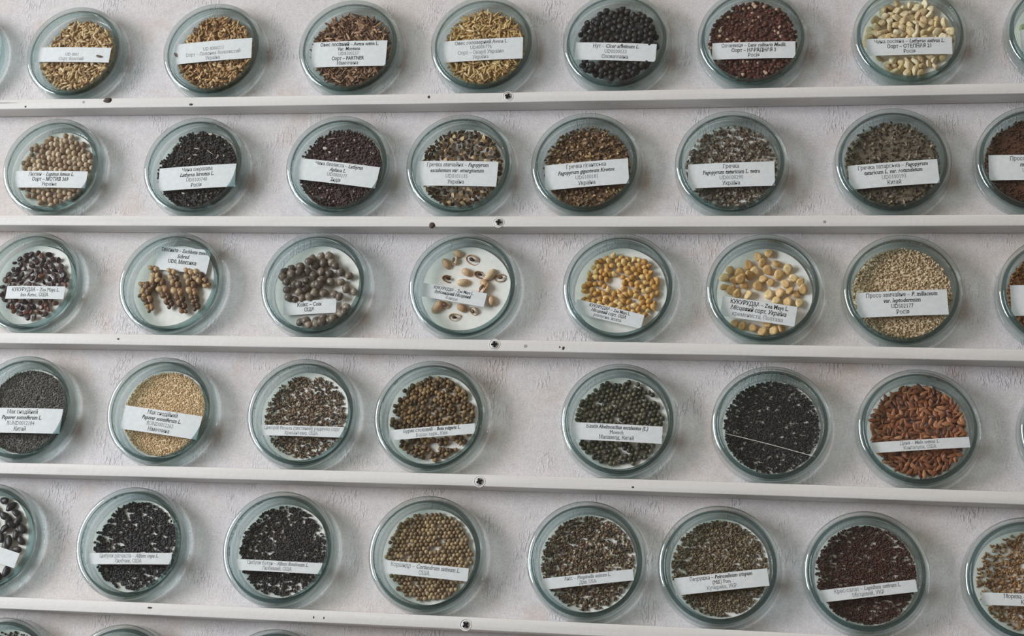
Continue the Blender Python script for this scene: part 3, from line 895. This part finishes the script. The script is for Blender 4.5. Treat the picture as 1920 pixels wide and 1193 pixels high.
def make_husk(seed):
    """a curled papery glume: a hollow, open half-shell with real thickness"""
    r = np.random.default_rng(seed)
    V, F = [], []
    nu, nv = 12, 9
    L, W = 10.8 * r.uniform(.85, 1.2), 7.4 * r.uniform(.8, 1.15)
    span = r.uniform(2.5, 3.6)
    for layer, k in ((0, 1.0), (1, 0.80)):
        for i in range(nu + 1):
            u = -1 + 2 * i / nu
            rad = W / 2 * math.sqrt(max(0.03, 1 - abs(u) ** 2.5)) * k
            for j in range(nv + 1):
                a = -span / 2 + span * j / nv + math.pi * (0.5 if seed % 2 else 1.5)
                jag = 0.5 * noise.noise(Vector((j * 1.1, u * 2, seed)))
                V.append((u * L / 2 * (1 if layer == 0 else .93) + jag, rad * math.sin(a) + 0.8 * u * u + 1.0, rad * math.cos(a)))
    m = (nu + 1) * (nv + 1)
    for i in range(nu):
        for j in range(nv):
            a = i * (nv + 1) + j
            F.append((a, a + 1, a + nv + 2, a + nv + 1))
            F.append((m + a, m + a + nv + 1, m + a + nv + 2, m + a + 1))
    def rim(a, b): F.append((a, b, m + b, m + a))
    for i in range(nu):
        rim(i * (nv + 1), (i + 1) * (nv + 1)); rim((i + 1) * (nv + 1) + nv, i * (nv + 1) + nv)
    for j in range(nv):
        rim(j + 1, j); rim(nu * (nv + 1) + j, nu * (nv + 1) + j + 1)
    return np_mesh('chaffy_kernel', np.array(V) * .001, F)


def eul(R):
    from mathutils import Matrix
    return Matrix(R.tolist()).to_euler()


# ------------------------------------------------------------------ build every dish and what lies in it
ROWN = ['top', 'second', 'third', 'fourth', 'lowest']
pending = []
for di, d in enumerate(D):
    row = d['row']
    zc = d.get('zc')
    if zc is None: zc = railz(row, d['x']) + 0.0508
    lift = 0.0008 if row < 2 else 0.0
    org = Vector((d['x'], -0.0002, ZO + zc + lift))
    r = np.random.default_rng(100 + di)
    c = d['c']
    # --- the dish
    e = bpy.data.objects.new('petri_dish', None)
    col.objects.link(e)
    e.location = org
    e.empty_display_size = 0.02
    where = f'on the {ROWN[row]} ledge' if row < 5 else 'below the lowest ledge'
    tag(e, (f'lidded glass dish of {c}, {where}' if d['k'] else f'round glass dish with lid, {c}'), 'glass dish', 'glass dishes on the ledges')
    b = link('bottom_dish', base_me, None, e)
    l = link('lid', lid_me, None, e)
    l.rotation_euler = (0, r.uniform(0, 6.28), 0)
    if d['k'] is None: continue
    if d.get('pad'):
        po = link('paper_liner', make_pad(di * 3.7), M_pad, loc=org)
        tag(po, f'round white paper liner behind the {c}', 'paper liner', 'paper liners in the dishes')
    # --- the paper label
    lab = d.get('lab')
    if lab:
        cx, cz, w, h, ang = lab
        ld = d.get('ldepth', 15.0)
        bend = 0.9 if ld > 14 else 0.5
        if ld < 14:       # the table was read at 15 mm depth; move with the parallax of the true depth
            cx += (15 - ld) * (cam.location.x - d['x']) / 1.25 * -1
            cz += (15 - ld) * (cam.location.z - ZO - zc) / 1.25 * -1
        paper = link('paper_label', make_paper(w, h, bend), M_paper, loc=org + Vector((cx * .001, -ld * .001, cz * .001)))
        paper.rotation_euler = (0, -math.radians(ang), 0)
        first = [s.split(':', 1)[1].replace('~', '') for s in d['lines'] if s.split(':', 1)[1].strip()]
        tag(paper, f"{d.get('ldesc', 'printed white paper label')} over the {c}", 'paper label', 'paper labels in the dishes')
        build_lettering(d, lab, cx, cz, w, h, ang, ld, bend)
        pending.append((d, paper, w, h, bend))
    k = d['k']
    if k == 'spike':
        sm = seed_material('spike_husk', [(168, 132, 96), (120, 90, 64), (198, 166, 126), (92, 66, 48), (146, 108, 76)], 0.4, 0.4, True)
        SP = [((-26, 22), (1, -22), 12, 'palest of the spikes, its tip by the dish edge'), ((-6, 19), (15, -28), 13, 'long spike right of the palest one'),
              ((10, 20), (26, -24), 12, 'long spike ending below the label corner'), ((-32, 5), (-18, -26), 8, 'dark short spike nearest the dish bottom left'),
              ((14, 16), (34, 0), 7, 'dark short spike just under the paper label'), ((-14, 11), (-31, -12), 8, 'dark short spike crossing behind the palest one')]
        for q, (a, b_, n, txt) in enumerate(SP):
            L = math.dist(a, b_)
            o = link('seed_spike', make_spike(n, L * .92, 11 + q), sm, loc=org + Vector(((a[0] + b_[0]) / 2 * .001, -0.0082 - 0.0012 * (q % 2), (a[1] + b_[1]) / 2 * .001)))
            o.rotation_euler = (0, -math.atan2(b_[1] - a[1], b_[0] - a[0]), 0)
            tag(o, f'knobbly brown seed spike, {txt}', 'seed spike', 'seed spikes in the glass dish')
        continue
    L, W, T = d['s']
    ind = d.get('ind', False)
    mat = seed_material('seed_' + d['nm'] + '_' + d['key'], d['pal'], d.get('rough', 0.5), 0.4, not ind, d.get('gain', 1.28 if k == 'buck' else 1.06))
    flat = d.get('flat', 0.9 if k in ('chickpea', 'block', 'round', 'beet') else 0.3)
    cut = d.get('cut')
    def inside(x, z, R):
        if math.hypot(x, z) > edge_r(R, x, z, di * 2.1): return False
        if cut:
            a = math.radians(cut[0])
            if x * math.cos(a) + z * math.sin(a) > cut[1] + 1.5 * noise.noise(Vector((x * .2, z * .2, di))): return False
        return True
    if not ind:
        ntri = 2 if L >= 5.5 else 1
        if k in ('lens',): ntri = 2
        temps = [shape(k, L, W, T, ntri, q + 1.0) for q in range(4)]
        R = d.get('rs', 39.5) - L * 0.28
        y0 = 5.0 if d.get('pad') else 3.8
        y1 = d['top']
        P = []
        n = d['n']
        gap = d.get('gap', 0)
        thin = d.get('thin')
        tries = 0
        while len(P) < n and tries < n * 8:
            tries += 1
            rr = R * r.random() ** (0.58 if thin else 0.5); a = r.uniform(0, 2 * math.pi)
            x, z = rr * math.cos(a), rr * math.sin(a)
            if not inside(x, z, R) or not gapmask(x, z, gap, di * 5.3): continue
            hgt = y0 + T * 0.45 + (r.random() ** (1.6 if thin else 0.7)) * max(0.3, (y1 - y0 - T * 0.9)) * (0.55 if thin else 1)
            hgt = min(hgt, y1)
            P.append((x, -hgt, z))
        P = np.array(P)
        V, F = batch(temps, P, rot_matrices(len(P), flat, r), r.uniform(.85, 1.14, len(P)), r)
        if not thin:
            # the packed underside of the heap, which shows only between the seeds
            nb = 90
            bv, bf = [(0, -(y1 - T * 1.1) * .001, 0)], []
            for ring in range(1, 13):
                for q in range(nb):
                    a = 2 * math.pi * q / nb
                    rad = (R - (0.4 if gap < 0.1 else 5)) * ring / 12
                    x, z = rad * math.cos(a), rad * math.sin(a)
                    if cut:
                        ca = math.radians(cut[0]); dd_ = x * math.cos(ca) + z * math.sin(ca)
                        if dd_ > cut[1] - 1.5: x -= (dd_ - cut[1] + 1.5) * math.cos(ca); z -= (dd_ - cut[1] + 1.5) * math.sin(ca)
                    yy = (y1 - T * (1.15 if L < 6 else 1.9) + 0.5 * noise.noise(Vector((x * .4, z * .4, di)))) if ring < 12 else y0
                    if gap and not gapmask(x, z, gap + 0.08, di * 5.3): yy = y0 - 0.6
                    bv.append((x * .001, -yy * .001, z * .001))
            for q in range(nb): bf.append((0, 1 + q, 1 + (q + 1) % nb))
            for ring in range(11):
                for q in range(nb):
                    a, b_ = 1 + ring * nb + q, 1 + ring * nb + (q + 1) % nb
                    bf += [(a, a + nb, b_ + nb), (a, b_ + nb, b_)]
            F = np.concatenate([F, np.array(bf) + len(V)])
            V = np.concatenate([V, np.array(bv)])
        me = np_mesh(d['nm'], V, F, k not in ('buck', 'angular'))
        so = link(d['nm'], me, mat, loc=org)
        tag(so, f'heap of {c}, inside the dish {where}', d['cat'], kind='stuff')
        continue
    # --- countable seeds: one object each
    variants = []
    for q in range(4):
        if k == 'husk':
            me = make_husk(q + 2)          # odd ones lie open side up
        else:
            V, F = shape(k, L, W, T, 3 if L > 5.5 else 2, q + 1.0)
            me = np_mesh(d['nm'], V * .001, F, k != 'buck')
        me.materials.append(mat)
        variants.append(me)
    if k == 'husk':
        dark = seed_material('dark_maize_kernel', [(92, 66, 50), (120, 88, 62), (76, 56, 46)], 0.4, 0.4, False)
        husk_kernels = []
        for q in range(2):
            V, F = shape('kernel', 5.6, 3.6, 2.6, 2, q + 3.0)
            hk = np_mesh('kernel', V * .001, F)
            hk.materials.append(dark)
            husk_kernels.append(hk)
    y0 = 4.9 if d.get('pad') else 3.8
    spots = []
    if 'pts' in d:
        used = []
        for (x, z) in d['pts']:
            near = sum(1 for (ux, uz) in used if math.hypot(ux - x, uz - z) < L * 0.72)
            used.append((x, z))
            spots.append((x, y0 + T * 0.5 + min(near, 2) * T * 0.35, z))
    else:
        R = d['rs'] - L * 0.42
        md = L * d.get('md', 0.86)
        layers = [y0 + T * 0.5] + ([d['top'] - T * 0.45] if d['top'] - y0 > T * 1.5 else [])
        for li, yy in enumerate(layers):
            last = li == len(layers) - 1
            pts = []
            cand = []
            if d.get('hexp'):
                sp_, th_ = L * (0.93 if k != 'beet' else 0.84), r.uniform(0, 1)
                nn = int(2 * R / sp_) + 3
                for iu in range(-nn, nn):
                    for iv in range(-nn, nn):
                        if r.random() < 0.05: continue
                        hx, hz = (iu + iv / 2) * sp_ + r.normal(0, .09) * L, iv * 0.866 * sp_ + r.normal(0, .09) * L
                        cand.append((hx * math.cos(th_) - hz * math.sin(th_), hx * math.sin(th_) + hz * math.cos(th_)))
            else:
                for t_ in range(9000 if last else 1500):
                    rr = R * math.sqrt(r.random()); a = r.uniform(0, 2 * math.pi)
                    cand.append((rr * math.cos(a), rr * math.sin(a)))
            for x, z in cand:
                if not inside(x, z, R) or not gapmask(x, z, d.get('gap', 0), di * 5.3): continue
                if 'hole' in d and math.hypot(x - d['hole'][0], z - d['hole'][1]) < d['hole'][2]: continue
                if 'below' in d and z < d['below'][0] + 8 + (x + 8.5) * math.tan(math.radians(d['below'][1])): continue
                m_ = (0.6 * L if d.get('hexp') else md * (0.92 if last else 1.05))
                if any((x - u) ** 2 + (z - v) ** 2 < m_ * m_ for u, v in pts): continue
                pts.append((x, z))
            if not last:   # only the lower seeds that can be seen, at the rim of the heap
                pts = [p for p in pts if math.hypot(*p) > R - L * 0.9 or (cut and p[0] * math.cos(math.radians(cut[0])) + p[1] * math.sin(math.radians(cut[0])) > cut[1] - L)]
            for (x, z) in pts: spots.append((x, yy + r.uniform(-.12, .30) * T * (1 if last else 0.3), z))
    if lab:      # nothing is built where the paper covers it wholly
        cx, cz, w, h, ang = lab
        ld = d.get('ldepth', 15.0)
        keep = []
        for (x, y, z) in spots:
            px = x + (cam.location.x - d['x']) * (ld - y) / 1250 * 1.0
            pz = z + (cam.location.z - ZO - zc) * (ld - y) / 1250 * 1.0
            a = math.radians(ang)
            u = (px - lab[0]) * math.cos(a) + (pz - lab[1]) * math.sin(a)
            v = -(px - lab[0]) * math.sin(a) + (pz - lab[1]) * math.cos(a)
            if 'pts' not in d and abs(v) < h / 2 - L * 0.42 and abs(u) < w / 2 - L * 0.42: continue
            keep.append((x, y, z))
        spots = keep
    top = None
    if d['top'] - y0 > T * 1.5 if 'top' in d else False:
        pass
    Rm = rot_matrices(len(spots), flat, r)
    proto = None
    for q, ((x, y, z), Rq) in enumerate(zip(spots, Rm)):
        if proto is None:
            o = link(d['nm'], variants[0], None)
            tag(o, f"{d['one']} in the dish {where}", d['cat'], f'{c} in one glass dish')
            proto = o
        else:
            o = proto.copy()
            o.data = variants[q % 4]
            col.objects.link(o)
        o.location = org + Vector((x * .001, -y * .001, z * .001))
        o.rotation_euler = eul(Rq)
        s_ = r.uniform(.88, 1.12)
        o.scale = (s_, s_, s_)
        if k == 'husk' and q % 2:
            ko = link('kernel', husk_kernels[(q // 2) % 2], None, o, (0, -0.0002, 0))

for d, paper, w, h, bend in pending: pass
bpy.context.view_layer.update()
for d, paper, w, h, bend in pending:
    finish_lettering(d, paper, w, h, bend)

# the thin pale thread lying across the unlabelled black seeds
d46 = [d for d in D if d['key'] == '46'][0]
z46 = railz(3, d46['x']) + 0.0508
V, F = [], []
nseg = 16
for k in range(nseg + 1):
    u = k / nseg
    cx, cz, cy = -0.0400 + 0.0765 * u, -0.0075 - 0.0185 * u + 0.0006 * math.sin(u * 3.1), -0.0118
    for j in range(6):
        a = math.pi * j / 3
        V.append((cx, cy + 0.00028 * math.cos(a), cz + 0.00028 * math.sin(a)))
for k in range(nseg):
    for j in range(6):
        a, b = k * 6 + j, k * 6 + (j + 1) % 6
        F.append((a, b, b + 6, a + 6))
th = link('thread', np_mesh('thread', V, F), M_pad, loc=(d46['x'], -0.0002, ZO + z46))
tag(th, 'thin pale thread lying slantwise across the fine black seeds', 'thread')

# stray bits: a dark grain on each of two labels, pale slivers of chaff on the two dark vetchling dishes
stray_mat = seed_material('stray_dark_grain', [(112, 98, 88), (84, 72, 64)], 0.5, 0.4, False)
chaff_mat = seed_material('pale_chaff', [(214, 198, 186), (196, 176, 164)], 0.7, 0.2, False)


def place(name, key, V, F, mat, x, y, z, rz):
    d = [q for q in D if q['key'] == key][0]
    zz = railz(d['row'], d['x']) + 0.0508 + (0.0008 if d['row'] < 2 else 0)
    o = link(name, np_mesh(name, V * .001, F), mat, loc=(d['x'] + x * .001, -0.0002 - y * .001, ZO + zz + z * .001))
    o.rotation_euler = (0, rz, 0)
    return o


gV, gF = shape('oat', 6.6, 2.4, 1.8, 3, 1.0)
tag(place('oat_grain', '11', gV, gF, stray_mat, 26.5, 16.4, -4.6, 0.25), 'single dark grain lying on the almost blank white paper label', 'grain')
tag(place('oat_grain', '12', gV * 0.8, gF, stray_mat, -38.2, 16.2, -4.4, 1.1), 'single dark grain at the left end of the faded white paper label', 'grain')
sV, sF = shape('bean', 1.0, 1.0, 1.0, 2, 2.0)
CH = {'22': [(-1.7, 20, 6, 1.0, .15), (12.4, 16, 9, .8, .6), (-2.4, 13.5, 5, 1.2, 0), (10, 35.2, 4.5, 2.4, .2), (20, 11, 4, .9, -.7), (-8, 9.7, 3.5, 1.4, -.5), (-9, -26, 4, 1.6, .3)],
      '23': [(-10.4, 29.3, 10, .9, -.1), (-16, 19.8, 4.6, 3.2, .3), (-11, 15.6, 3.6, 1.6, .4), (6.5, 17, 3, 2.0, 0), (12, 27.8, 2.4, 1.6, .5), (-3.4, 8.6, 2.6, 2.2, 1), (-16.7, -21, 3, 1.4, 0)]}
for key, items in CH.items():
    nm_ = 'black' if key == '22' else 'purple-brown'
    for (x, z, l_, w_, a_) in items:
        o = place('chaff_sliver', key, sV * np.array([l_, 0.7, w_]), sF, chaff_mat, x, 12.3, z, a_)
        tag(o, f'pale chaff sliver on the {nm_} vetchling seeds', 'chaff', f'chaff slivers among the {nm_} vetchling seeds')
